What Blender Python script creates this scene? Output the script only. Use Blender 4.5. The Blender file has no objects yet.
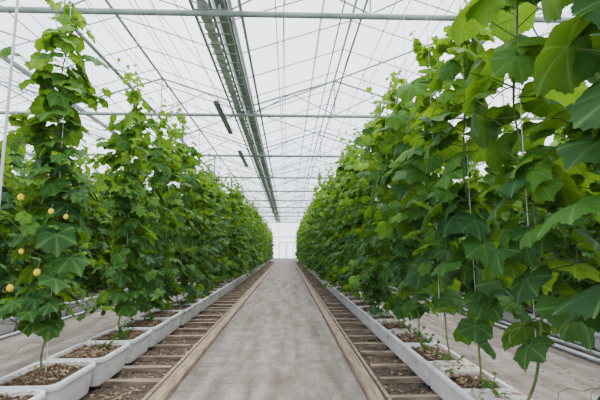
import bpy, math, random
from mathutils import Vector, Matrix
random.seed(7)
scene = bpy.context.scene
COL = scene.collection
H = 1.3          # camera height
END = 46.0

# ------------------------------------------------------------------ helpers
class MB:
    def __init__(s):
        s.v=[]; s.f=[]; s.m=[]; s.c=[]
    def add(s, verts, faces, mi=0, cols=None):
        o=len(s.v); s.v.extend(verts)
        s.f.extend([tuple(i+o for i in f) for f in faces])
        s.m.extend([mi]*len(faces))
        s.c.extend(cols if cols else [(0,0.5,0,1)]*len(verts))
    def box(s, x0,x1,y0,y1,z0,z1, mi=0, cols=None):
        v=[(x0,y0,z0),(x1,y0,z0),(x1,y1,z0),(x0,y1,z0),(x0,y0,z1),(x1,y0,z1),(x1,y1,z1),(x0,y1,z1)]
        f=[(0,3,2,1),(4,5,6,7),(0,1,5,4),(1,2,6,5),(2,3,7,6),(3,0,4,7)]
        s.add(v,f,mi,cols)
    def tube(s, pts, rad, n=6, mi=0, col=(0,0.5,0,1)):
        if not isinstance(rad,(list,tuple)): rad=[rad]*len(pts)
        pts=[Vector(p) for p in pts]; vs=[]; fs=[]
        for i,p in enumerate(pts):
            if i==0: d=pts[1]-p
            elif i==len(pts)-1: d=p-pts[i-1]
            else: d=pts[i+1]-pts[i-1]
            d.normalize()
            a=Vector((0,0,1)) if abs(d.z)<0.9 else Vector((1,0,0))
            u=d.cross(a).normalized(); w=d.cross(u)
            for k in range(n):
                t=2*math.pi*k/n
                vs.append(tuple(p+(u*math.cos(t)+w*math.sin(t))*rad[i]))
        for i in range(len(pts)-1):
            for k in range(n):
                a=i*n+k; b=i*n+(k+1)%n
                fs.append((a,b,b+n,a+n))
        fs.append(tuple(range(n))[::-1]); fs.append(tuple(range((len(pts)-1)*n,len(pts)*n)))
        s.add(vs,fs,mi,[col]*len(vs))
    def mesh(s, name, mats, smooth=False):
        me=bpy.data.meshes.new(name); me.from_pydata(s.v,[],s.f)
        for m in mats: me.materials.append(m)
        me.polygons.foreach_set('material_index', s.m)
        at=me.color_attributes.new('Col','FLOAT_COLOR','POINT')
        at.data.foreach_set('color',[x for c in s.c for x in c])
        if smooth: me.polygons.foreach_set('use_smooth',[True]*len(s.f))
        me.update(); return me

def obj(name, me, loc=(0,0,0), parent=None, rotz=0, scale=1, **props):
    o=bpy.data.objects.new(name, me); o.location=loc
    o.rotation_euler=(0,0,rotz)
    o.scale=(scale,)*3 if not isinstance(scale,tuple) else scale
    if parent: o.parent=parent
    COL.objects.link(o)
    for k,v in props.items(): o[k]=v
    return o

def mat(name):
    m=bpy.data.materials.new(name); m.use_nodes=True
    nt=m.node_tree; nt.nodes.clear()
    out=nt.nodes.new('ShaderNodeOutputMaterial')
    return m,nt,out
def N(nt,t,**k):
    n=nt.nodes.new(t)
    for a,b in k.items(): setattr(n,a,b)
    return n
def noise_mat(name, c1, c2, scale=5, rough=0.7, detail=6, metallic=0, bump=0.0, stretch=None, c3=None, scale3=40, f3=(0.6,0.7), spec=0.3):
    m,nt,out=mat(name)
    tc=N(nt,'ShaderNodeTexCoord'); mp=N(nt,'ShaderNodeMapping')
    nt.links.new(tc.outputs['Object'],mp.inputs[0])
    if stretch: mp.inputs['Scale'].default_value=stretch
    nz=N(nt,'ShaderNodeTexNoise'); nz.inputs['Scale'].default_value=scale; nz.inputs['Detail'].default_value=detail
    oi=N(nt,'ShaderNodeObjectInfo'); av=N(nt,'ShaderNodeVectorMath',operation='MULTIPLY_ADD')
    cx=N(nt,'ShaderNodeCombineXYZ')
    for i in range(3): nt.links.new(oi.outputs['Random'],cx.inputs[i])
    nt.links.new(cx.outputs[0],av.inputs[0]); av.inputs[1].default_value=(17,23,11); nt.links.new(mp.outputs[0],av.inputs[2])
    nt.links.new(av.outputs[0],nz.inputs['Vector'])
    cr=N(nt,'ShaderNodeValToRGB'); cr.color_ramp.elements[0].position=0.33; cr.color_ramp.elements[1].position=0.67
    cr.color_ramp.elements[0].color=(*c1,1); cr.color_ramp.elements[1].color=(*c2,1)
    nt.links.new(nz.outputs['Fac'],cr.inputs[0])
    b=N(nt,'ShaderNodeBsdfPrincipled'); b.inputs['Roughness'].default_value=rough; b.inputs['Metallic'].default_value=metallic
    b.inputs['Specular IOR Level'].default_value=spec
    col=cr.outputs[0]
    if c3:
        n2=N(nt,'ShaderNodeTexNoise'); n2.inputs['Scale'].default_value=scale3; n2.inputs['Detail'].default_value=3
        nt.links.new(av.outputs[0],n2.inputs['Vector'])
        r2=N(nt,'ShaderNodeMapRange'); r2.inputs[1].default_value=f3[0]; r2.inputs[2].default_value=f3[1]
        nt.links.new(n2.outputs['Fac'],r2.inputs[0])
        mx=N(nt,'ShaderNodeMix',data_type='RGBA'); nt.links.new(r2.outputs[0],mx.inputs[0])
        nt.links.new(col,mx.inputs[6]); mx.inputs[7].default_value=(*c3,1); col=mx.outputs[2]
    nt.links.new(col,b.inputs['Base Color'])
    if bump:
        bp=N(nt,'ShaderNodeBump'); bp.inputs['Strength'].default_value=bump; bp.inputs['Distance'].default_value=0.02
        nt.links.new(nz.outputs['Fac'],bp.inputs['Height']); nt.links.new(bp.outputs[0],b.inputs['Normal'])
    nt.links.new(b.outputs[0],out.inputs[0])
    return m

# ------------------------------------------------------------------ materials
def leaf_material():
    m,nt,out=mat('leaf_green')
    at=N(nt,'ShaderNodeAttribute',attribute_name='Col')
    sp=N(nt,'ShaderNodeSeparateColor'); nt.links.new(at.outputs['Color'],sp.inputs[0])
    cr=N(nt,'ShaderNodeValToRGB')
    e=cr.color_ramp.elements
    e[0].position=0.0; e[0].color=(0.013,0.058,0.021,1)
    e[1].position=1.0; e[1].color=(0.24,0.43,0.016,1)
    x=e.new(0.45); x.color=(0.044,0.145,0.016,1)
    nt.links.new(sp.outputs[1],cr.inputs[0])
    tc=N(nt,'ShaderNodeTexCoord'); nz=N(nt,'ShaderNodeTexNoise'); nz.inputs['Scale'].default_value=28; nz.inputs['Detail'].default_value=4
    nt.links.new(tc.outputs['Object'],nz.inputs['Vector'])
    mx0=N(nt,'ShaderNodeMix',data_type='RGBA',blend_type='MULTIPLY'); mx0.inputs[0].default_value=0.4
    nt.links.new(cr.outputs[0],mx0.inputs[6]); 
    r0=N(nt,'ShaderNodeMapRange'); r0.inputs[1].default_value=0.3; r0.inputs[2].default_value=0.7; r0.inputs[3].default_value=0.4; r0.inputs[4].default_value=1.3
    nt.links.new(nz.outputs['Fac'],r0.inputs[0]); nt.links.new(r0.outputs[0],mx0.inputs[7])
    mx=N(nt,'ShaderNodeMix',data_type='RGBA')
    mth=N(nt,'ShaderNodeMath',operation='POWER'); mth.inputs[1].default_value=2.0
    nt.links.new(sp.outputs[0],mth.inputs[0])
    m2=N(nt,'ShaderNodeMath',operation='MULTIPLY'); m2.inputs[1].default_value=0.6; nt.links.new(mth.outputs[0],m2.inputs[0])
    nt.links.new(m2.outputs[0],mx.inputs[0]); nt.links.new(mx0.outputs[2],mx.inputs[6]); mx.inputs[7].default_value=(0.14,0.27,0.08,1)
    b=N(nt,'ShaderNodeBsdfPrincipled'); b.inputs['Roughness'].default_value=0.62; b.inputs['Specular IOR Level'].default_value=0.18
    nt.links.new(mx.outputs[2],b.inputs['Base Color'])
    bp=N(nt,'ShaderNodeBump'); bp.inputs['Strength'].default_value=0.6; bp.inputs['Distance'].default_value=0.014
    nt.links.new(nz.outputs['Fac'],bp.inputs['Height']); nt.links.new(bp.outputs[0],b.inputs['Normal'])
    tr=N(nt,'ShaderNodeBsdfTranslucent')
    mt=N(nt,'ShaderNodeMix',data_type='RGBA',blend_type='MIX'); mt.inputs[0].default_value=0.35
    nt.links.new(mx.outputs[2],mt.inputs[6]); mt.inputs[7].default_value=(0.32,0.52,0.0,1)
    nt.links.new(mt.outputs[2],tr.inputs['Color'])
    ms=N(nt,'ShaderNodeMixShader'); ms.inputs[0].default_value=0.36
    nt.links.new(b.outputs[0],ms.inputs[1]); nt.links.new(tr.outputs[0],ms.inputs[2]); nt.links.new(ms.outputs[0],out.inputs[0])
    return m
M_leaf=leaf_material()
M_stem=noise_mat('vine_stem',(0.06,0.10,0.025),(0.14,0.19,0.06),scale=20,rough=0.7)
M_string=noise_mat('white_twine',(0.5,0.51,0.49),(0.6,0.6,0.58),scale=30,rough=0.8)
M_fruit=noise_mat('yellow_fruit',(0.60,0.44,0.02),(0.74,0.60,0.06),scale=12,rough=0.6,spec=.1)
M_tub=noise_mat('white_plastic',(0.50,0.51,0.52),(0.62,0.63,0.63),scale=3,rough=0.5,c3=(0.34,0.30,0.26),scale3=7,f3=(0.54,0.80))
M_slab=noise_mat('pale_growing_slab',(0.34,0.32,0.28),(0.48,0.46,0.42),scale=9,rough=0.9,bump=.4,c3=(0.16,0.11,0.07),scale3=14,f3=(0.50,0.62))
M_soil=noise_mat('potting_soil',(0.020,0.012,0.008),(0.10,0.062,0.038),scale=30,rough=0.95,bump=1.0,c3=(0.20,0.14,0.085),scale3=60,f3=(0.56,0.63))
M_litter=noise_mat('dry_litter',(0.16,0.10,0.055),(0.34,0.25,0.16),scale=10,rough=0.9)
M_ground=noise_mat('dark_ground_soil',(0.020,0.014,0.010),(0.075,0.052,0.038),scale=7,rough=0.95,bump=0.8,c3=(0.16,0.115,0.08),scale3=35,f3=(0.56,0.66))
M_wood=noise_mat('weathered_wood',(0.12,0.080,0.056),(0.29,0.22,0.165),scale=6,rough=0.8,stretch=(6,0.5,6),bump=0.3)
M_batten=noise_mat('batten_wood',(0.11,0.078,0.056),(0.33,0.26,0.20),scale=5,rough=0.8,stretch=(0.8,6,6),bump=0.3)
M_metal=noise_mat('galvanised_steel',(0.20,0.23,0.23),(0.31,0.34,0.34),scale=5,rough=0.45,metallic=0.3)
M_gutter=noise_mat('grey_green_aluminium',(0.18,0.225,0.20),(0.29,0.34,0.31),scale=4,rough=0.5,metallic=0.1)
M_fabric=noise_mat('folded_screen_fabric',(0.40,0.44,0.41),(0.60,0.63,0.60),scale=7,rough=0.8)
M_white=noise_mat('white_frame',(0.40,0.42,0.44),(0.50,0.52,0.54),scale=4,rough=0.5)
M_pale=noise_mat('pale_wall_frame',(0.68,0.70,0.72),(0.76,0.78,0.80),scale=4,rough=0.6)
M_bar=noise_mat('glazing_bar',(0.22,0.24,0.255),(0.32,0.34,0.36),scale=4,rough=0.5)
M_dark=noise_mat('dark_housing',(0.04,0.045,0.05),(0.07,0.075,0.08),scale=8,rough=0.5)
M_lens=noise_mat('frosted_lens',(0.2,0.21,0.22),(0.26,0.27,0.28),scale=8,rough=0.3)
M_wire=noise_mat('wire_grey',(0.22,0.24,0.25),(0.36,0.38,0.39),scale=8,rough=0.5)

def path_mat():
    m,nt,out=mat('walkway_concrete')
    tc=N(nt,'ShaderNodeTexCoord')
    def nz(sc,scale,det):
        mp=N(nt,'ShaderNodeMapping'); mp.inputs['Scale'].default_value=sc; nt.links.new(tc.outputs['Object'],mp.inputs[0])
        n=N(nt,'ShaderNodeTexNoise'); n.inputs['Scale'].default_value=scale; n.inputs['Detail'].default_value=det; nt.links.new(mp.outputs[0],n.inputs['Vector']); return n
    n1=nz((1.8,0.18,1),3.0,10)
    cr=N(nt,'ShaderNodeValToRGB'); e=cr.color_ramp.elements
    e[0].position=0.34; e[0].color=(0.135,0.112,0.094,1); e[1].position=0.64; e[1].color=(0.235,0.215,0.197,1)
    nt.links.new(n1.outputs['Fac'],cr.inputs[0])
    n2=nz((0.2,24,1),3,4)
    r=N(nt,'ShaderNodeMapRange'); r.inputs[1].default_value=0.35; r.inputs[2].default_value=0.65; r.inputs[3].default_value=0.72; r.inputs[4].default_value=1.12
    nt.links.new(n2.outputs['Fac'],r.inputs[0])
    mx=N(nt,'ShaderNodeMix',data_type='RGBA',blend_type='MULTIPLY'); mx.inputs[0].default_value=0.9
    nt.links.new(cr.outputs[0],mx.inputs[6]); nt.links.new(r.outputs[0],mx.inputs[7])
    n4=nz((1,.5,1),7,14)
    r4=N(nt,'ShaderNodeMapRange'); r4.inputs[1].default_value=0.4; r4.inputs[2].default_value=0.6; r4.inputs[3].default_value=0.74; r4.inputs[4].default_value=1.12
    nt.links.new(n4.outputs['Fac'],r4.inputs[0])
    mx4=N(nt,'ShaderNodeMix',data_type='RGBA',blend_type='MULTIPLY'); mx4.inputs[0].default_value=0.8
    nt.links.new(mx.outputs[2],mx4.inputs[6]); nt.links.new(r4.outputs[0],mx4.inputs[7])
    n3=nz((1,1,1),45,5)
    r3=N(nt,'ShaderNodeMapRange'); r3.inputs[1].default_value=0.55; r3.inputs[2].default_value=0.70; nt.links.new(n3.outputs['Fac'],r3.inputs[0])
    mx2=N(nt,'ShaderNodeMix',data_type='RGBA'); nt.links.new(r3.outputs[0],mx2.inputs[0]); nt.links.new(mx4.outputs[2],mx2.inputs[6]); mx2.inputs[7].default_value=(0.095,0.073,0.057,1)
    b=N(nt,'ShaderNodeBsdfPrincipled'); b.inputs['Roughness'].default_value=0.85; b.inputs['Specular IOR Level'].default_value=0.12
    nt.links.new(mx2.outputs[2],b.inputs['Base Color'])
    bp=N(nt,'ShaderNodeBump'); bp.inputs['Strength'].default_value=0.4; bp.inputs['Distance'].default_value=0.01
    nt.links.new(n3.outputs['Fac'],bp.inputs['Height']); nt.links.new(bp.outputs[0],b.inputs['Normal'])
    nt.links.new(b.outputs[0],out.inputs[0]); return m
M_path=path_mat()

def glass_mat(name,fac,col=(0.85,0.88,0.92)):
    m,nt,out=mat(name)
    t=N(nt,'ShaderNodeBsdfTransparent'); d=N(nt,'ShaderNodeBsdfTranslucent'); d.inputs[0].default_value=(*col,1)
    ms=N(nt,'ShaderNodeMixShader')
    tc=N(nt,'ShaderNodeTexCoord'); nz=N(nt,'ShaderNodeTexNoise'); nz.inputs['Scale'].default_value=0.8; nz.inputs['Detail'].default_value=3
    nt.links.new(tc.outputs['Object'],nz.inputs['Vector'])
    r=N(nt,'ShaderNodeMapRange'); r.inputs[1].default_value=0.3; r.inputs[2].default_value=0.7; r.inputs[3].default_value=fac*0.5; r.inputs[4].default_value=fac*1.5
    nt.links.new(nz.outputs['Fac'],r.inputs[0]); nt.links.new(r.outputs[0],ms.inputs[0])
    nt.links.new(t.outputs[0],ms.inputs[1]); nt.links.new(d.outputs[0],ms.inputs[2]); nt.links.new(ms.outputs[0],out.inputs[0])
    return m
M_glass=glass_mat('whitewashed_roof_glass',0.24,(.78,.84,.92))
M_wallglass=glass_mat('frosted_wall_glass',0.4)

# ------------------------------------------------------------------ ground & paths
XL,XR=-12.9,15.1
b=MB(); b.box(XL,XR,-2,END,-0.1,0)
obj('floor',b.mesh('floor',[M_ground]),kind='structure')
def walkway(x0,x1,lab):
    b=MB(); b.box(x0,x1,-1.5,END-0.1,0,0.03)
    obj('walkway',b.mesh('walkway',[M_path]),kind='structure',label=lab,category='path')
walkway(-1.01,0.69,'long grey concrete walkway between the planted rows')
walkway(-4.05,-2.65,'grey concrete side walkway behind a vine row')
walkway(2.05,3.45,'grey concrete side walkway behind a vine row')

def board(w,h,L):
    b=MB(); c=0.008
    prof=[(-w/2,0),(w/2,0),(w/2,h-c),(w/2-c,h),(-w/2+c,h),(-w/2,h-c)]
    vs=[(x,0,z) for x,z in prof]+[(x,L,z) for x,z in prof]; n=6
    fs=[(i,(i+1)%n,(i+1)%n+n,i+n)[::-1] for i in range(n)]+[tuple(range(n)),tuple(range(n,2*n))[::-1]]
    b.add(vs,fs); return b
me=board(0.12,0.09,3.985).mesh('edge_board',[M_wood]); me2=board(0.035,0.075,3.985).mesh('edge_rail',[M_batten])
for k in range(11):
    y=0.9+4*k
    for x in (-1.075,0.755):
        obj('edge_board',me,(x,y,0),category='board',label='long weathered brown timber board edging the concrete walkway',group='timber boards edging the walkway')
    for x in (-1.185,0.862):
        obj('edge_rail',me2,(x,y,0),category='rail',label='slim pale timber rail running beside the walkway board',group='timber rails beside the walkway boards')
mebs=[]
for w in (.05,.065,.085):
    h,L=.05,1.0
    bb=MB()
    vs=[(0,-w/2,0),(0,w/2,0),(0,w/2,h-.006),(0,w/2-.006,h),(0,-w/2+.006,h),(0,-w/2,h-.006)]
    n=6; vs2=vs+[(L,y+.004,z) for _,y,z in vs]
    bb.add(vs2,[(i,(i+1)%n,(i+1)%n+n,i+n) for i in range(n)]+[tuple(range(n))[::-1],tuple(range(n,2*n))])
    mebs.append(bb.mesh('wooden_batten',[M_batten]))
y=1.6
while y<END-1:
    for x0,ln in ((-2.24,1.02),(0.89,0.90)):
        if x0<0 and y<2.4: continue
        sh=random.uniform(0,.06)
        obj('wooden_batten',random.choice(mebs),(x0+(sh if x0>0 else 0),y+random.uniform(-.10,.10),0.0),rotz=random.uniform(-.05,.05),scale=(ln-sh,1,1),category='batten',
            label='short weathered wooden cross batten lying on dark soil',group='cross battens under the grow tubs')
    y+=0.5

b=MB()
def chips(b,n,x0,x1,y0,y1,z,s0=0.01,s1=0.035):
    for _ in range(n):
        x=random.uniform(x0,x1);y=random.uniform(y0,y1);a=random.uniform(0,6.28);s=random.uniform(s0,s1);t=s*random.uniform(.2,.7)
        ca,sa=math.cos(a),math.sin(a); dz=random.uniform(0,.012)
        p=[(-s,0,0),(0,-t,.006),(s,0,dz),(0,t,.008)]
        b.add([(x+u*ca-v*sa,y+u*sa+v*ca,z+.002+w) for u,v,w in p],[(0,1,2,3)])
chips(b,3600,-2.3,-1.2,2.5,14,0.0); chips(b,3600,0.88,2.05,1.6,14,0.0)
chips(b,220,-1.0,0.68,2.5,14,0.03,.005,.015)
chips(b,300,2.05,3.4,2.5,14,0.03); 
obj('dry_leaf_litter',b.mesh('litter',[M_litter]),kind='stuff',label='scattered dry leaf fragments on soil and walkway',category='leaf litter')

# ------------------------------------------------------------------ tubs
def rrect(w,l,r,z,seg=5):
    pts=[]
    for cx,cy,a0 in ((w/2-r,l/2-r,0),(-w/2+r,l/2-r,90),(-w/2+r,-l/2+r,180),(w/2-r,-l/2+r,270)):
        for k in range(seg+1):
            a=math.radians(a0+90*k/seg); pts.append((cx+r*math.cos(a),cy+r*math.sin(a),z))
    return pts
def loft(b,loops,cap0=True,cap1=True,mi=0):
    n=len(loops[0]); vs=[p for l in loops for p in l]; fs=[]
    for i in range(len(loops)-1):
        for k in range(n):
            a=i*n+k; c=i*n+(k+1)%n; fs.append((a,c,c+n,a+n))
    if cap0: fs.append(tuple(range(n))[::-1])
    if cap1: fs.append(tuple(range((len(loops)-1)*n,len(loops)*n)))
    b.add(vs,fs,mi)
def tubmesh(TW,TL,TH,r,tp):
    b=MB()
    loft(b,[rrect(TW-tp,TL-tp,r*.6,0),rrect(TW-tp*.85,TL-tp*.85,r*.7,.015),rrect(TW-.04,TL-.04,r*.85,TH-.06),rrect(TW-.036,TL-.036,r*.85,TH-.05),
        rrect(TW-.006,TL-.006,r*.95,TH-.046),rrect(TW,TL,r,TH-.040),rrect(TW,TL,r,TH-.010),rrect(TW-.010,TL-.010,r*.95,TH),
        rrect(TW-.05,TL-.05,r*.76,TH),rrect(TW-.06,TL-.06,r*.7,TH-.01),rrect(TW-.11,TL-.11,r*.6,.03)])
    me=b.mesh('tub_body',[M_tub],smooth=True)
    for p in me.polygons:
        if abs(p.normal.z)>.9 : p.use_smooth=False
    return me
def soilmesh(TW,TL,TH,s,nch=110):
    b=MB(); nx,ny=14,18
    vs=[];fs=[]
    for j in range(ny+1):
        for i in range(nx+1):
            u=i/nx*2-1; v=j/ny*2-1
            k=1-max(abs(u),abs(v))**6
            x=u*(TW-.068)/2; yy=v*(TL-.068)/2
            if abs(u)==1 and abs(v)==1: x*=.93; yy*=.95
            vs.append((x,yy,TH-.045+.06*k*random.uniform(.3,1)+.012*math.sin(5*u+s)*k))
    for j in range(ny):
        for i in range(nx):
            a=j*(nx+1)+i; fs.append((a,a+1,a+nx+2,a+nx+1))
    b.add(vs,fs)
    o=len(b.f); chips(b,nch,-TW/2+.07,TW/2-.07,-TL/2+.07,TL/2-.07,TH+.0,.006,.028)
    for i in range(o,len(b.f)): b.m[i]=1
    return b.mesh('soil',[M_soil,M_litter])
DIM={'L':(.54,.71,.26,.09,.10),'R':(.42,.742,.22,.025,.05)}
TUBS={k:(tubmesh(*d),[soilmesh(d[0],d[1],d[2],s,220 if k=='L' else 240) for s in range(4)]) for k,d in DIM.items()}
mslabs=[]
for q in (.22,.34):
    sb=MB(); loft(sb,[rrect(.31,q-.01,.015,0),rrect(.32,q,.015,.01),rrect(.32,q,.015,.045),rrect(.305,q-.015,.015,.055)]); mslabs.append((q,sb.mesh('growing_slab',[M_slab])))
def tub(x,y,z,g,kd,slab):
    r=obj('grow_tub',None,(x,y,z),category='planter',label=('white straight-sided trough with pale slab and littered soil' if kd=='R' and slab else 'white straight-sided trough filled with littered dark soil') if kd=='R' else 'white plastic rounded rectangular grow tub filled with dark soil',group=g)
    obj('tub_body',TUBS[kd][0],parent=r)
    obj('soil',random.choice(TUBS[kd][1]),parent=r,rotz=random.choice((0,math.pi)))
    if slab:
        q,ms=random.choice(mslabs); obj('growing_slab',ms,(random.uniform(-.01,.01),.32-q/2,DIM[kd][2]-.025),parent=r,rotz=random.uniform(-.02,.02))
PX={'L':-1.96,'R':1.50,'L2':-4.6,'R2':4.25}
Y0={'L':3.48-0.75,'R':1.95,'L2':3.5,'R2':3.5}
for key in PX:
    y=Y0[key]+.0; i=0
    while y<END-1.2:
        kd=key[0]; main=len(key)==1
        tub(PX[key]+random.uniform(-.008,.008)*(kd=='L'),y,0.05 if main else 0.0,'grow tubs in a '+('main' if main else 'side')+' row',kd,key=='R' and y<24 and i%4!=3)
        y+=0.75; i+=1

# ------------------------------------------------------------------ leaves
def interp(tab,a):
    k=int(a//10)*10
    if k>=180: return tab[180]
    t=(a-k)/10; return tab[k]*(1-t)+tab[k+10]*t
def proto(seed, RD, cup=1.0, n=36, rings=(.33,.68,1.0), wave=.035):
    rnd=random.Random(seed)
    vs=[(0,0,0)]; cs=[1.0]; step=360//n
    ph=rnd.uniform(0,6.28); ph2=rnd.uniform(0,6.28); droop=rnd.uniform(.15,.42)*cup; curl=rnd.uniform(-.12,.22)
    for ri,rr in enumerate(rings):
        last=ri==len(rings)-1
        for k in range(n):
            th=k*step; a=th if th<=180 else 360-th
            r=interp(RD,a)*rr
            if last: r*= (1.022 if k%2==0 else .975)*rnd.uniform(.985,1.015)
            t=math.radians(th); x=r*math.cos(t); y=r*math.sin(t)
            d=min(abs(a-0),abs(a-60),abs(a-120)); 
            z=-droop*r*r + .065*rr*(min(d,30)/30.0)**.7 - .12*max(0,x)**2 + wave*rr*rr*math.sin(5*t+ph)+wave*.6*rr**3*math.sin(9*t+ph2) - curl*y*abs(y)*.6 
            if a>150: z+=.05*rr
            vs.append((x,y,z)); cs.append(1.0 if d==0 else (.35 if d==step and n<=36 else (.2 if d==step else 0.0)))
    fs=[(0,1+k,1+(k+1)%n) for k in range(n)]
    for ri in range(len(rings)-1):
        for k in range(n):
            a=1+ri*n+k; c=1+ri*n+(k+1)%n; fs.append((a,a+n,c+n,c))
    return vs,fs,cs
RDa=dict([(0,1.04),(10,.95),(20,.86),(30,.81),(40,.85),(50,.92),(60,.96),(70,.89),(80,.83),(90,.80),(100,.82),(110,.86),(120,.89),(130,.86),(140,.83),(150,.78),(160,.66),(170,.42),(180,.06)])
RDb=dict([(0,1.04),(10,.97),(20,.90),(30,.86),(40,.89),(50,.95),(60,.98),(70,.92),(80,.87),(90,.86),(100,.88),(110,.92),(120,.94),(130,.92),(140,.90),(150,.87),(160,.79),(170,.56),(180,.06)])
PROTOS=[proto(i,RDa) for i in range(8)]
PROTOB=[proto(50+i,RDb,1.15,72,(.2,.42,.62,.82,1.0),.05) for i in range(10)]
def put_leaf(b,p,out,size,tint,rnd,broad=False):
    vs,fs,cs=rnd.choice(PROTOB if broad else PROTOS)
    out=Vector(out).normalized()
    pitch=rnd.uniform(.1,1.2)
    xa=(out*math.cos(pitch)+Vector((0,0,-1))*math.sin(pitch)).normalized()
    side=Vector((0,0,1)).cross(out).normalized()
    za=xa.cross(side).normalized()
    if za.z<0: za=-za; 
    ya=za.cross(xa)
    M=Matrix((xa,ya,za)).transposed()
    M=M@Matrix.Rotation(rnd.uniform(-.5,.5),3,'X')@Matrix.Rotation(rnd.uniform(-.4,.4),3,'Z')
    p=Vector(p)
    o=[tuple(p+M@(Vector(v)*size)) for v in vs]
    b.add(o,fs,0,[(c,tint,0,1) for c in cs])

def make_plant(seed, height=2.95, low=0.45, dens=1.0, spread=1.0, leafscale=1.0, broad=False, dark=0.0, nlat=16, ntip=3, tendrils=0):
    rnd=random.Random(seed)
    st=MB(); lf=MB()
    pts=[];ph=rnd.uniform(0,6.28); bx=rnd.uniform(-.10,.10); by=rnd.uniform(-.10,.10)
    n=int(height/.06)
    for i in range(n+1):
        z=height*i/n; a=ph+z*3.2
        rr=.035+.02*math.sin(z*4+ph)
        k=max(0,1-z/.7)**1.5
        pts.append(Vector((math.cos(a)*rr+bx*k+.03*k*math.sin(z*11+ph),math.sin(a)*rr+by*k+.03*k*math.cos(z*9+ph),z)))
    st.tube(pts,[.0085-.004*i/n for i in range(n+1)],6)
    def leaf_at(p,az,size,tint,plen):
        out=Vector((math.cos(az),math.sin(az),0))
        tip=p+out*plen+Vector((0,0,plen*rnd.uniform(.1,.8)))
        mid=(p+tip)/2+Vector((0,0,.02))+out*.01
        st.tube([p,mid,tip],[.004,.0035,.003],4)
        put_leaf(lf,tip,out,size,max(0,min(1,tint-dark)),rnd,broad)
    az=rnd.uniform(0,6.28)
    z=low; 
    while z<height:
        t=z/height
        az+=2.4+rnd.uniform(-.5,.5)
        p=pts[min(n,int(t*n))]
        taper=1.0 if t<.85 else 1.0-.55*(t-.85)/.15
        taper*= .75+.25*min(1,(z-low+.1)/.5)
        size=rnd.uniform(.10,.15)*taper*leafscale
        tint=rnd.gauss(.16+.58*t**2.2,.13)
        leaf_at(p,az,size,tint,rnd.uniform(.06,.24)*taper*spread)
        z+=.068/dens
    for s in range(nlat):
        z=rnd.uniform(low,height*.93); t=z/height
        a=rnd.uniform(0,6.28); L=rnd.uniform(.15,.40)*spread*(1.0 if t<.8 else .65)
        d=Vector((math.cos(a),math.sin(a),rnd.uniform(-.5,.6) if z>.6 else rnd.uniform(0,.5)))
        p0=pts[min(n,int(t*n))]; sp=[p0]
        for k in range(1,5):
            sp.append(p0+d*L*k/4+Vector((0,0,-.10*(k/4)**2)))
        st.tube(sp,[.005,.0045,.004,.003,.002],4)
        for k in range(1,5):
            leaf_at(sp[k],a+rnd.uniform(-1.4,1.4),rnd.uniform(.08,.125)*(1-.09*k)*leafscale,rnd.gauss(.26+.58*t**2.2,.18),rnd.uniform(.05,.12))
    for s in range(ntip):
        a=rnd.uniform(0,6.28); p=pts[-1-rnd.randint(0,6)]; sp=[p]; L=rnd.uniform(.25,.62)
        for k in range(1,6):
            sp.append(p+Vector((math.cos(a)*.07*k*L,math.sin(a)*.07*k*L,L*k/5-.05*(k/5)**3)))
        st.tube(sp,[.004,.0035,.003,.0025,.002,.0012],4)
        for k in range(1,6):
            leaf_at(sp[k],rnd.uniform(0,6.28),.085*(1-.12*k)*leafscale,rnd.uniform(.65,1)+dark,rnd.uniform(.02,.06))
    for s in range(tendrils):
        z=rnd.uniform(.3,height); p=pts[min(n,int(z/height*n))]; a=rnd.uniform(0,6.28); L=rnd.uniform(.2,.4); q=[p]
        for k in range(1,15):
            u=k/14; cr=.02*max(0,u-.5)*2
            q.append(p+Vector((math.cos(a)*L*u,math.sin(a)*L*u,.12*u-.2*u*u))+Vector((math.cos(k*1.6)*cr,math.sin(k*1.6)*cr,math.cos(k*1.6+1)*cr)))
        st.tube(q,[.0018]*15,4)
    return (st.mesh('vine_stem',[M_stem],smooth=True), lf.mesh('foliage',[M_leaf],smooth=True))

variants=[make_plant(100+i,height=2.75+.13*(i%4),low=.10+.05*(i%3),dens=1.85,spread=1.34,nlat=34,leafscale=1.06) for i in range(8)]
feature={ 'a':make_plant(11,height=3.05,low=.36,dens=1.9,spread=1.12,nlat=36,leafscale=1.1,ntip=5,tendrils=12),
          'b':make_plant(12,height=2.85,low=.30,dens=1.9,spread=1.15,nlat=36,leafscale=1.1,ntip=6,tendrils=12),
          'n1':make_plant(23,height=2.9,low=.24,dens=1.05,spread=1.45,leafscale=1.55,broad=True,dark=.16,nlat=9,tendrils=14),
          'n2':make_plant(14,height=2.9,low=.48,dens=1.1,spread=1.3,leafscale=1.35,broad=True,dark=.08,nlat=11,tendrils=14),
          'n3':make_plant(16,height=2.9,low=.36,dens=1.35,spread=1.2,leafscale=1.2,broad=True,dark=.05,nlat=17,tendrils=14)}
b=MB(); b.tube([(0.03,0,0.02),(0.02,0.01,1.5),(0.0,0,4.03)],.003,5); me_str=b.mesh('training_string',[M_string])
def fruit_mesh():
    b=MB(); loops=[]
    n=12
    for i in range(9):
        t=math.pi*(i+.3)/8.6; r=math.sin(t)*.022; z=-math.cos(t)*.026
        loops.append([(r*(1+.05*math.cos(5*2*math.pi*k/n))*math.cos(2*math.pi*k/n),r*(1+.05*math.cos(5*2*math.pi*k/n))*math.sin(2*math.pi*k/n),z) for k in range(n)])
    loft(b,loops)
    b.tube([(0,0,.021),(.004,0,.04),(.012,.0,.065)],[.004,.003,.003],6,1)
    return b.mesh('gourd_fruit',[M_fruit,M_stem],smooth=True)
me_fruit=fruit_mesh()

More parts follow.
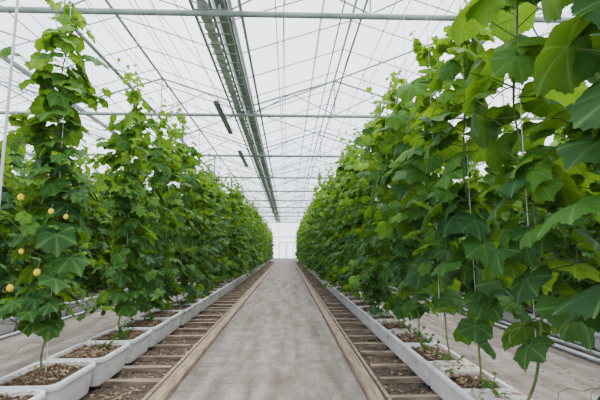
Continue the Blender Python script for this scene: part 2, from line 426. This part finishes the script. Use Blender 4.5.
def plant(x,y,zb,data,rot,sc,g,lab):
    r=obj('climbing_vine_plant',None,(x,y,zb),rotz=rot,category='plant',label=lab,group=g)
    for nm,me in zip(('vine_stem','foliage'),data): obj(nm,me,parent=r,scale=sc)
    obj('training_string',me_str,parent=r,scale=(1,1,(4.33-zb)/4.03))
    return r
LAB='tall leafy green climbing vine trained up a string'
ZS=0.05+.26-.02; ZR=.05+.22-.02
r=plant(PX['L'],3.42,ZS,feature['a'],0,1,'vine plants in the main rows','tall leafy climbing vine with small yellow fruits in white tub')
for fx,fy,fz,fs in ((-.12,-.25,1.42,1.1),(.12,-.25,1.31,.9),(.22,-.22,1.27,.8),(.05,-.25,.84,1.1),(-.16,-.22,.72,1.15),(-.10,-.22,1.0,.85)):
    obj('gourd_fruit',me_fruit,(fx,fy,fz),parent=r,scale=fs)
plant(PX['L'],4.95,ZS,feature['b'],.6,1,'vine plants in the main rows','tall leafy climbing vine with bare lower stem')
y=5.9
while y<END-1.2:
    plant(PX['L']+random.uniform(-.05,.05)+(.15 if y>12 else 0),y+random.uniform(-.08,.08),ZS,random.choice(variants),random.uniform(0,6.28),random.uniform(.95,1.08),'vine plants in the main rows',LAB)
    y+=0.75
for yy,k,rt in ((1.62,'n1',2.6),(2.4,'n2',2.0),(3.2,'n3',1.0),(4.0,'n2',4.4),(4.8,'n3',3)):
    plant(PX['R']+(.04 if yy<2 else 0),yy,ZR,feature[k],rt,1.05,'vine plants in the main rows','tall climbing vine with very large dark green leaves')
y=5.55
while y<END-1.2:
    plant(PX['R']+.05+random.uniform(-.05,.05)-(.15 if y>12 else 0),y+random.uniform(-.08,.08),ZR,random.choice(variants),random.uniform(0,6.28),random.uniform(1.05,1.19),'vine plants in the main rows',LAB)
    y+=0.75
for key in ('L2','R2'):
    y=3.6
    while y<END-1.2:
        plant(PX[key]+random.uniform(-.05,.05),y+random.uniform(-.08,.08),(ZS if key=='L2' else ZR)-.05,random.choice(variants),random.uniform(0,6.28),random.uniform(1.0,1.12),'vine plants in the side rows',LAB)
        y+=0.75
b=MB(); rnd=random.Random(5)
for X in (-5.7,-7.2,-9.5,5.4,7.0,9.5,12.5):
    for _ in range(10000):
        p=Vector((X+rnd.gauss(0,.22),rnd.uniform(2.5,END-1),rnd.uniform(.08,3.2)))
        a=rnd.uniform(0,6.28); s=rnd.uniform(.09,.16); q=rnd.uniform(.3,1.1)
        o=Vector((math.cos(a),math.sin(a),0)); xa=o*math.cos(q)-Vector((0,0,math.sin(q))); ya=Vector((-o.y,o.x,0))
        pr=[(1,0),(.55,.6),(0,.85),(-.55,.5),(-.3,0),(-.55,-.5),(0,-.85),(.55,-.6)]
        b.add([tuple(p+(xa*u+ya*v)*s) for u,v in pr],[tuple(range(8))],0,[(0,min(1,max(0,rnd.gauss(.2,.16))),0,1)]*8)
obj('distant_vine_rows',b.mesh('distant_vine_rows',[M_leaf]),kind='stuff',label='far rows of leafy green climbing vines',category='plants')

def weed(seed):
    rnd=random.Random(seed); lf=MB(); st=MB()
    for s in range(6):
        a=rnd.uniform(0,6.28); L=rnd.uniform(.04,.13)
        p=Vector((rnd.uniform(-.03,.03),rnd.uniform(-.03,.03),0)); q=p+Vector((math.cos(a)*L*.9,math.sin(a)*L*.9,L))
        st.tube([Vector((0,0,-.005)),(p+q)/2+Vector((0,0,.01)),q],.0018,4)
        for k in range(3):
            put_leaf(lf,p+(q-p)*(.5+.25*k),(math.cos(a+k*2),math.sin(a+k*2),0),rnd.uniform(.012,.026),rnd.uniform(.1,.5),rnd)
    return st.mesh('weed_stem',[M_stem]),lf.mesh('weed_foliage',[M_leaf])
weeds=[weed(i) for i in range(3)]
for X,ys,zz in ((-1.96,(4.3,4.7,5.0,5.4,5.8,6.3,6.9,7.5),ZS),(1.50,(2.85,3.1,3.5,3.75,4.3,4.6,5.0,5.3,5.8,6.2,6.7),ZR)):
    for yy in ys:
        w=random.choice(weeds); r=obj('weed_seedling',None,(X+random.uniform(-.13,.13),yy,zz-.01),rotz=random.uniform(0,6),category='plant',label='small green weed sprouting in tub soil',group='weeds in the grow tubs')
        obj('sprout_stems',w[0],parent=r); obj('leaves',w[1],parent=r)

# ------------------------------------------------------------------ roof
GZ,RZ=4.62,5.30
gx=[-12.9+4*k for k in range(8)]
b=MB()
YB=-2
def arch(u):
    return GZ+(RZ-GZ)*(1-abs(2*u-1))
NA=10
for i in range(7):
    a,c=gx[i],gx[i+1]; r=(a+c)/2
    b.add([(a,YB,GZ),(a,END,GZ),(r,END,RZ),(r,YB,RZ),(c,YB,GZ),(c,END,GZ)],[(0,1,2,3),(3,2,5,4)],0)
    y=YB+.5
    while y<END:
        b.tube([(a+.06,y,GZ),(r,y,RZ-.03)],.011,4,1); b.tube([(c-.06,y,GZ),(r,y,RZ-.03)],.011,4,1)
        y+=1.0
    for k in (1.8,3.6,5,6.4,8.2):
        x=a+(c-a)*k/NA; z=arch(k/NA)-.03
        b.tube([(x,YB,z),(x,END,z)],.020 if k==5 else .008,4,1)
obj('ceiling',b.mesh('ceiling',[M_glass,M_bar]),kind='structure')

for i,x in enumerate(gx):
    b=MB(); pr=[(-.13,.06),(-.13,.02),(-.06,-.08),(.06,-.08),(.13,.02),(.13,.06),(.115,.06),(.115,.025),(.05,-.065),(-.05,-.065),(-.115,.025),(-.115,.06)]
    s=1.0 if abs(x+.9)<.1 else .45
    n=len(pr); vs=[(u*s,YB,v*s) for u,v in pr]+[(u*s,END,v*s) for u,v in pr]
    b.add(vs,[(k,(k+1)%n,(k+1)%n+n,k+n) for k in range(n)]+[tuple(range(n))[::-1],tuple(range(n,2*n))])
    obj('roof_gutter',b.mesh('roof_gutter',[M_gutter if s>.5 else M_white]),(x,0,GZ-.02),category='gutter',label='long grey-green aluminium roof gutter under the glass' if s>.5 else 'slim pale metal roof gutter under the glass',group='roof gutters')
ty=[0.94+4*k for k in range(12)]
ty=[t for t in ty if t<END-.5]
tb=MB(); tb.tube([(XL,0,4.38),(XR,0,4.38)],.040,8); me_tie=tb.mesh('tie_beam',[M_gutter],smooth=True)
wb=MB()
for i in range(7):
    a,c=gx[i],gx[i+1]; r=(a+c)/2
    wb.tube([(a,0,4.41),(a,0,GZ-.1)],.02,6)
    wb.tube([(r,0,4.41),(r,0,RZ-.05)],.012,6)
    for u in (.25,.75):
        x=a+(c-a)*u; z=arch(u)-.05
        wb.tube([(a+.1 if u<.5 else c-.1,0,4.41),(x,0,z)],.012,5); wb.tube([(r,0,4.41),(x,0,z)],.012,5)
    wb.tube([(a+.1,0,GZ),(r,0,RZ-.06)],.02,6); wb.tube([(c-.1,0,GZ),(r,0,RZ-.06)],.02,6)
me_web=wb.mesh('web_bars',[M_metal])
for t in ty:
    r=obj('roof_truss',None,(0,t,0),category='roof truss',label='grey steel roof truss with round tie beam and diagonals',group='roof trusses')
    obj('tie_beam',me_tie,parent=r); obj('web_bars',me_web,parent=r)
b=MB(); L=4.0
b.tube([(-1.9,0,4.55),(1.9,L,4.55)],.014,5)
me_br=b.mesh('roof_brace',[M_metal])
for i in (1,2,3,4):
    for t in ty[0:8]:
        if i==2 and t<4: pass
        o=obj('roof_brace',me_br,((gx[i]+gx[i+1])/2,t,-.09),scale=((1 if (i+int(t/4))%2 else -1),1,1),category='brace',label='thin steel diagonal brace spanning between two roof trusses',group='roof braces')
# folded screen bundle with rails
b=MB()
yy=YB; k=0; vs=[];fs=[]
prof0=[(-.09,.0),(-.07,-.05),(.07,-.05),(.09,.0),(.05,.03),(-.05,.03)]
while yy<END-.2:
    s=1.0 if k%2==0 else .66
    vs+= [(u*s,yy,v*s) for u,v in prof0]; k+=1; yy+=.12
n=6
for i in range(k-1):
    for j in range(n): fs.append((i*n+j,i*n+(j+1)%n,(i+1)*n+(j+1)%n,(i+1)*n+j))
b.add(vs,fs)
rt=obj('folded_shade_screen',None,(-1.12,0,4.50),category='shade screen',label='long ribbed bundle of folded pale grey-green shade screen')
obj('fabric_bundle',b.mesh('fabric_bundle',[M_fabric]),parent=rt)
b=MB()
for x in (-.12,.12,.33): b.box(x-.016,x+.016,YB,END-.2,-.080,-.045)
y=YB
while y<END-.3:
    b.box(-.12,.34,y,y+.02,-.088,-.078); y+=.3
obj('ribbed_rail',b.mesh('ribbed_rail',[M_gutter]),parent=rt)

pb=MB(); pb.box(-.02,.02,-.02,.02,0,4.345); pb.box(-.06,.06,-.06,.06,0,.02); pb.box(-.04,.04,-.04,.04,4.30,4.345)
me_post=pb.mesh('steel_post',[M_metal])
for t in ty[1:]:
    for x in (-2.38,5.1,-9,11.9):
        if abs(x+2.38)<.1 and t<8: continue
        obj('steel_post',me_post,(x,t,0),category='post',label='slim square galvanised steel post rising to roof truss',group='greenhouse posts')
def lpipe(x,z,r,m,name,lab,cat):
    b=MB(); b.tube([(0,YB,0),(0,END-.1,0)],r,8)
    obj(name,b.mesh(name,[m],smooth=True),(x,0,z),category=cat,label=lab)
for x,r in ((-.62,.022),(-3.05,.030),(-2.3,.018),(1.0,.014),(.72,.010)):
    lpipe(x,4.38+.038+r,r,M_gutter if r>.015 else M_metal,'screen_rail','long grey steel tube running along under the roof','pipe')
for x in (-6,-5.4,-4.95,-4.2,-3.6,-2.5,-1.95,-1.7,-.05,.45,1.5,1.9,2.7,3.6,4.25,5):
    lpipe(x,4.338,.005,M_wire,'crop_wire','thin steel crop support wire stretched below the trusses','wire')
rnd=random.Random(3)
for i in range(10):
    x=-4.6+i*.98; b=MB(); pts=[]; x0=x
    for t in ty:
        pts.append((x,t,4.425)); x2=x0+rnd.uniform(-.45,.45)
        for q in (.2,.4,.6,.8): pts.append((x+(x2-x)*q,t+4*q,4.43+.12*rnd.uniform(.3,1)*math.sin(math.pi*q)))
        x=x2
    b.tube([p for p in pts if p[1]<END-.3],.006,4)
    obj('slack_wire',b.mesh('slack_wire',[M_wire if i%2 else M_white]),category='wire',label='thin irregular curved wire strung across the roof trusses',group='slack roof wires')
for x in (2.03,3.62,3.85,-4.18,-2.5):
    lpipe(x,.03 if x in(2.03,) else .025,.025,M_white,'heating_pipe','white painted heating pipe running low along the row','pipe')
lb=MB(); loft(lb,[[(x,-1.05+yy,z) for x,z in ((-.045,-.03),(.045,-.03),(.06,.0),(.045,.045),(-.045,.045),(-.06,0))] for yy in (0,2.1)])
me_lb=lb.mesh('lamp_housing',[M_dark])
ll=MB(); ll.box(-.035,.035,-1.0,1.0,-.042,-.031); me_ll=ll.mesh('lamp_lens',[M_lens])
lh=MB(); lh.tube([(0,-.4,.045),(0,0.0,.15)],.006,5); lh.tube([(0,.4,.045),(0,.0,.15)],.006,5); me_lh=lh.mesh('hanger',[M_metal])
for t in ty[2:4]:
    r=obj('grow_light',None,(-1.42,t-.0,4.205),category='lamp',label='long dark linear grow light hung under the truss',group='grow lights')
    obj('lamp_housing',me_lb,(0,-.2,0),parent=r); obj('lamp_lens',me_ll,(0,-.2,0),parent=r); obj('hanger',me_lh,parent=r)
b=MB(); b.tube([(0,0,0.0),(.005,0,1.5),(0,0.0,4.05)],.010,8)
obj('support_pole',b.mesh('support_pole',[M_white]),(-2.03,2.86,.29),category='pole',label='slim pale support pole rising beside the vine row')

def glasswall(name,axis,pos,a0,a1,step):
    b=MB()
    if axis=='y':
        b.add([(a0,pos,0.4),(a1,pos,0.4),(a1,pos,4.6),(a0,pos,4.6)],[(0,1,2,3)],0)
        b.box(a0,a1,pos-.04,pos+.04,0,.4,1)
        x=a0
        while x<=a1+.01:
            b.box(x-.02,x+.02,pos-.05,pos+.03,.4,4.6,1); x+=step
        for z in (2.8,4.55): b.box(a0,a1,pos-.045,pos+.02,z-.03,z+.03,1)
        for i in range(7):
            a,c=gx[i],gx[i+1]
            b.add([(a,pos,GZ-.01),(c,pos,GZ-.01),((a+c)/2,pos,RZ-.02)],[(0,1,2)],0)
    else:
        b.add([(pos,a0,0.4),(pos,a1,0.4),(pos,a1,4.6),(pos,a0,4.6)],[(0,1,2,3)],0)
        b.box(pos-.04,pos+.04,a0,a1,0,.4,1)
        y=a0
        while y<=a1+.01:
            b.box(pos-.03,pos+.03,y-.03,y+.03,.4,4.6,1); y+=step
        for z in (1.6,2.8,4.55): b.box(pos-.02,pos+.02,a0,a1,z-.03,z+.03,1)
    obj(name,b.mesh(name,[M_wallglass,M_pale]),kind='structure')
glasswall('wall_back','y',END,XL,XR,2.0)
glasswall('wall_left','x',XL,YB,END,2.0)
glasswall('wall_right','x',XR,YB,END,2.0)
b=MB()
for x in (-.9,-.03): 
    b.box(x,x+.06,END-.14,END-.08,.03,2.2,1)
    b.box(x+.77,x+.83,END-.14,END-.08,.03,2.2,1)
    for z in (.03,2.14): b.box(x+.06,x+.77,END-.14,END-.08,z,z+.06,1)
    b.box(x+.06,x+.77,END-.12,END-.10,.09,2.14,0)
obj('door_1',b.mesh('door_1',[M_wallglass,M_pale]),kind='structure')

# ------------------------------------------------------------------ light & world
w=bpy.data.worlds.new('World'); scene.world=w; w.use_nodes=True
nt=w.node_tree; bg=nt.nodes['Background']
tc=nt.nodes.new('ShaderNodeTexCoord'); nz=nt.nodes.new('ShaderNodeTexNoise'); nz.inputs['Scale'].default_value=2.2; nz.inputs['Detail'].default_value=5
cr=nt.nodes.new('ShaderNodeValToRGB'); cr.color_ramp.elements[0].position=.35; cr.color_ramp.elements[1].position=.65
cr.color_ramp.elements[0].color=(.66,.75,.90,1); cr.color_ramp.elements[1].color=(1,1,1,1)
nt.links.new(tc.outputs['Generated'],nz.inputs['Vector']); nt.links.new(nz.outputs['Fac'],cr.inputs[0]); nt.links.new(cr.outputs[0],bg.inputs[0])
bg.inputs[1].default_value=3.2
sd=bpy.data.lights.new('sun','SUN'); sd.energy=9.0; sd.angle=math.radians(35); sd.color=(1,.97,.91)
so=bpy.data.objects.new('sun',sd); so.rotation_euler=(math.radians(-22),math.radians(12),0); so.location=(0,0,20); COL.objects.link(so)

# ------------------------------------------------------------------ camera
cd=bpy.data.cameras.new('camera'); cd.lens=24; cd.sensor_width=36; cd.clip_start=.05; cd.clip_end=300
co=bpy.data.objects.new('camera',cd); COL.objects.link(co)
co.location=(0,0,H); co.rotation_euler=(math.radians(90+7.13),0,math.radians(-1.86))
scene.camera=co
